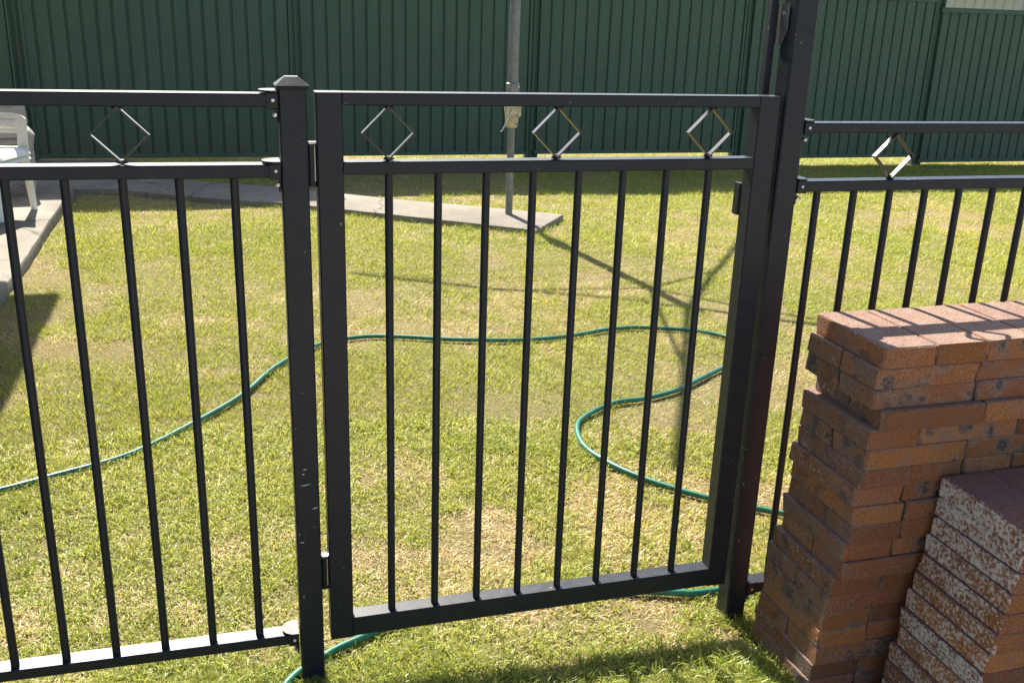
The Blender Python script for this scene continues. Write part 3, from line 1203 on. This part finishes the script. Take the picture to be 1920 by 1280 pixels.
def make_chair(mat, label, seat_z, back_z, loc, rz, group, w=.42, legs=True, slot=True):
    """moulded plastic chair; local -Y is its front"""
    c = thing('plastic_chair', label, 'chair', loc, rz, group)
    d = .42
    mb = MB()

    def seat(u, v):
        x = (u - .5) * w
        y = (v - .5) * d
        ex = abs(2 * u - 1)
        ey = abs(2 * v - 1)
        z = seat_z - .012 * (1 - ex ** 2) - .055 * max(0, ex - .80) ** 1.4 / .2 ** 1.4 * .9
        if v < .5:
            z -= .05 * max(0, ey - .80) ** 1.4 / .2 ** 1.4
        rr = 1 - .06 * max(0, ey - .7) / .3
        return (x * rr, y, z)
    mb.add(*panel_mesh(seat, 19, 15, .006))
    mb.build('seat', mat, c, True)
    # back: frame loop + top panel with a slot
    mb = MB()
    y0 = d / 2 - .02

    def bk(u, t):
        # u across -1..1, t height 0..1
        return (u * (w / 2 - .012) * (1 - .10 * t), y0 + .05 * t ** 1.2 + .03 * (1 - u * u) * t, seat_z - .01 + (back_z - seat_z) * t)
    # side uprights
    for s in (-1, 1):
        mb.add(*panel_mesh(lambda u, v, s=s: bk(s * (.66 + .34 * u), v * .80), 6, 8, .012))
    mb.add(*panel_mesh(lambda u, v: bk((2 * u - 1) * (1 - .0 * v) * math.sqrt(max(0, 1 - (max(0, v - .25) / .75) ** 2.5 * .35)), .58 + .20 * v), 13, 6, .012))
    mb.add(*panel_mesh(lambda u, v: bk((2 * u - 1) * math.sqrt(max(.05, 1 - v ** 2 * .75)), .835 + .165 * v), 15, 6, .012))
    for s in (-1, 1):
        mb.add(*panel_mesh(lambda u, v, s=s: bk(s * (.62 + .38 * u) * (1 - .04 * v), .775 + .065 * v), 4, 3, .012))
    mb.build('backrest', mat, c, True)
    for sx in (-1, 1):
        for sy in (-1, 1):
            mb = MB()
            xt, yt = sx * (w / 2 - .03), sy * (d / 2 - .035)
            xb, yb = sx * (w / 2 - .030), sy * (d / 2 - .005)

            def leg(u, v, xt=xt, yt=yt, xb=xb, yb=yb, sx=sx, sy=sy):
                a = (u - .5) * 2
                ww = .060 * (1 - .32 * v)
                cx = xt + (xb - xt) * v
                cy = yt + (yb - yt) * v
                if a < 0:
                    return (cx + sx * ww * a * 1.0 + sx * .012, cy + sy * .018, (seat_z - .03) * (1 - v))
                return (cx + sx * .012, cy + sy * .018 - sy * ww * a, (seat_z - .03) * (1 - v))
            mb.add(*panel_mesh(leg, 5, 7, .005))
            mb.build('leg', mat, c, True)
    return c


def copy_tree(o, parent=None):
    c = o.copy()
    COL.objects.link(c)
    if parent is not None:
        c.parent = parent
    for ch in o.children:
        copy_tree(ch, c)
    return c


PZ = -.018
ca = make_chair(M['white'], 'lower white plastic chair of the pair at the patio edge', .385, .595, (-1.590, 5.17, PZ), R(-20), 'white plastic chairs on the patio')
cb = copy_tree(ca)
cb.location = (-1.590, 5.173, PZ + .034)
cb['label'] = 'upper white plastic chair of the pair at the patio edge'
ct = make_chair(M['taupe'], 'taupe plastic chair at the bottom of the stack behind the white chairs', .33, .535, (-1.645, 5.98, PZ), R(12), 'stacked taupe plastic chairs')
for k, nm in enumerate(('second from the bottom', 'third from the bottom', 'topmost')):
    q = copy_tree(ct)
    q.location = (-1.645 + .006 * (k + 1), 5.98 + .012 * (k + 1), PZ + .045 * (k + 1))
    q['label'] = 'taupe plastic chair, %s of the stack behind the white chairs' % nm

# ------------------------------------------------------------------ stacked pavers
BLEN, BWID, BTH = .2390, .1188, .0423


def paver_mesh(seed):
    r = random.Random(seed)
    l, w, h = BLEN / 2, BWID / 2, BTH / 2
    c = .0030
    vs = []
    for z, k in ((-h, c * .6), (-h + c * .6, 0), (h - c, 0), (h, c)):
        for (x, y) in ((-l, -w), (l, -w), (l, w), (-l, w)):
            sx, sy = (1 if x > 0 else -1), (1 if y > 0 else -1)
            e = r.choice((.002, .0025, .003, .004, .006, .010))
            # two verts per corner: clipped vertical arris
            a = (x - sx * (k + e), y - sy * k)
            b = (x - sx * k, y - sy * (k + e))
            if sx * sy > 0:
                pair = (b, a)
            else:
                pair = (a, b)
            j = lambda: r.uniform(-.0009, .0009)
            for p in pair:
                vs.append((p[0] + j(), p[1] + j(), z + j() * .5))
    n = 8
    fs = [tuple(range(n - 1, -1, -1)), tuple(range(3 * n, 4 * n))]
    for k in range(3):
        for i in range(n):
            fs.append((k * n + i, k * n + (i + 1) % n, (k + 1) * n + (i + 1) % n, (k + 1) * n + i))
    me = bpy.data.meshes.new('paver')
    me.from_pydata(vs, [], fs)
    me.update()
    me.materials.append(M['brick'])
    return me


PM = [paver_mesh(s) for s in range(14)]
ORD = ['first', 'second', 'third', 'fourth', 'fifth', 'sixth', 'seventh', 'eighth', 'ninth', 'tenth', 'eleventh', 'twelfth',
       'thirteenth', 'fourteenth', 'fifteenth', 'sixteenth', 'seventeenth', 'eighteenth', 'nineteenth', 'twentieth']
br = random.Random(3)


def put(x, y, z, rz, label, group, crust):
    o = bpy.data.objects.new('paver', br.choice(PM))
    COL.objects.link(o)
    o.location = (x, y, z)
    flip = br.random() < .5
    o.rotation_euler = (0, 0, rz + (math.pi if flip else 0))
    o['crust'] = crust
    flash = .12
    if 'tall' in label:
        flash = .62 if ('third course' in label or 'sixth course' in label or 'eleventh course' in label) else (.45 if 'fifth' in label else .22)
    o['flashed'] = 1.0 if br.random() < flash + (.3 if flash > .6 else 0) else 0.0
    o['red'] = 1.0 if 'short' in label else 0.0
    tag(o, label, 'brick paver', group)
    return o


CH = .0426
# tall stack: (left offset, front offset) of every course, top to bottom, read off the photograph
TX = [1.022, 1.012, 1.014, 1.034, 1.014, 1.015, 1.014, 1.006, 1.012, 1.012, 1.004, 1.008, .996, .990, .988, .987, .986, .981, .978]
TYf = [-.333, -.330, -.333, -.346, -.333, -.334, -.333, -.327, -.332, -.331, -.326, -.329, -.319, -.315, -.313, -.313, -.313, -.308, -.308]
TYb = [-.090, -.078, -.078, -.100, -.072, -.075, -.074, -.078, -.074, -.078, -.070, -.076, -.070, -.066, -.066, -.068, -.064, -.066, -.064]
PAT = 'HSSSMSHHHHHSHSHMSHH'
G1 = 'pavers in the tall stack'
for i, pt in enumerate(PAT):
    zc = .7625 - CH * (i + .5)
    x = TX[i]
    yf = TYf[i]
    xmax = 2.0 if i < 7 else 1.50
    n = 0
    course = 'top course of' if i == 0 else ('%s course down' % ORD[i])
    base = 'brown' if i else 'pink topped'
    while x < xmax:
        header = pt == 'H' or (pt == 'M' and n == 0)
        cr = (.38 + .42 * br.random()) if n == 0 else .2 * br.random()
        if i in (3,):
            cr = .85 if n == 0 else cr
        g = br.uniform(.0008, .0045)
        dy = br.uniform(-.0025, .0025) + (0 if n else 0)
        rot = br.gauss(0, .007)
        pos = 'at left end' if n == 0 else '%s from left end' % ORD[n]
        if header:
            yo = dy if n == 0 else dy + br.uniform(-.004, .003)
            put(x + BWID / 2, yf + BLEN / 2 + yo, zc, math.pi / 2 + rot,
                '%s paver end on, %s the tall stack, %s' % (base, course, pos), G1, cr)
            x += BWID + g
        else:
            put(x + BLEN / 2, yf + BWID / 2 + dy, zc, rot,
                '%s paver lengthwise, %s the tall stack, %s' % (base, course, pos), G1, cr)
            if n == 0 or i in (1, 2):
                put(x + BLEN / 2 + br.uniform(-.004, .004), yf + BWID * 1.5 + .004 + dy, zc, br.gauss(0, .006),
                    '%s paver in back row, %s the tall stack, %s' % (base, course, pos), G1, cr)
            x += BLEN + g
        n += 1

G2 = 'pavers in the short stack'
for i in range(13):
    zc = .480 - CH * (i + .5)
    h = .480 - CH * i
    x = 1.196 - max(0, (.44 - h)) * .155 + br.uniform(-.0015, .0015)
    course = 'top course of' if i == 0 else ('%s course down' % ORD[i])
    n = 0
    while x < 1.95:
        pos = 'at left end' if n == 0 else '%s from left end' % ORD[n]
        cr = (1.45 if i < 3 else (1.34 if i < 8 else 1.18)) if n == 0 else .3 * br.random()
        yo = br.uniform(-.003, .003) - .002
        lead = 'white crusted' if n == 0 else 'brown'
        put(x + BWID / 2, -.3425 - BLEN / 2 + yo, zc, math.pi / 2 + br.gauss(0, .005),
            '%s paver end on, %s the short stack, %s' % (lead, course, pos), G2, cr)
        x += BWID + br.uniform(.0008, .004)
        n += 1
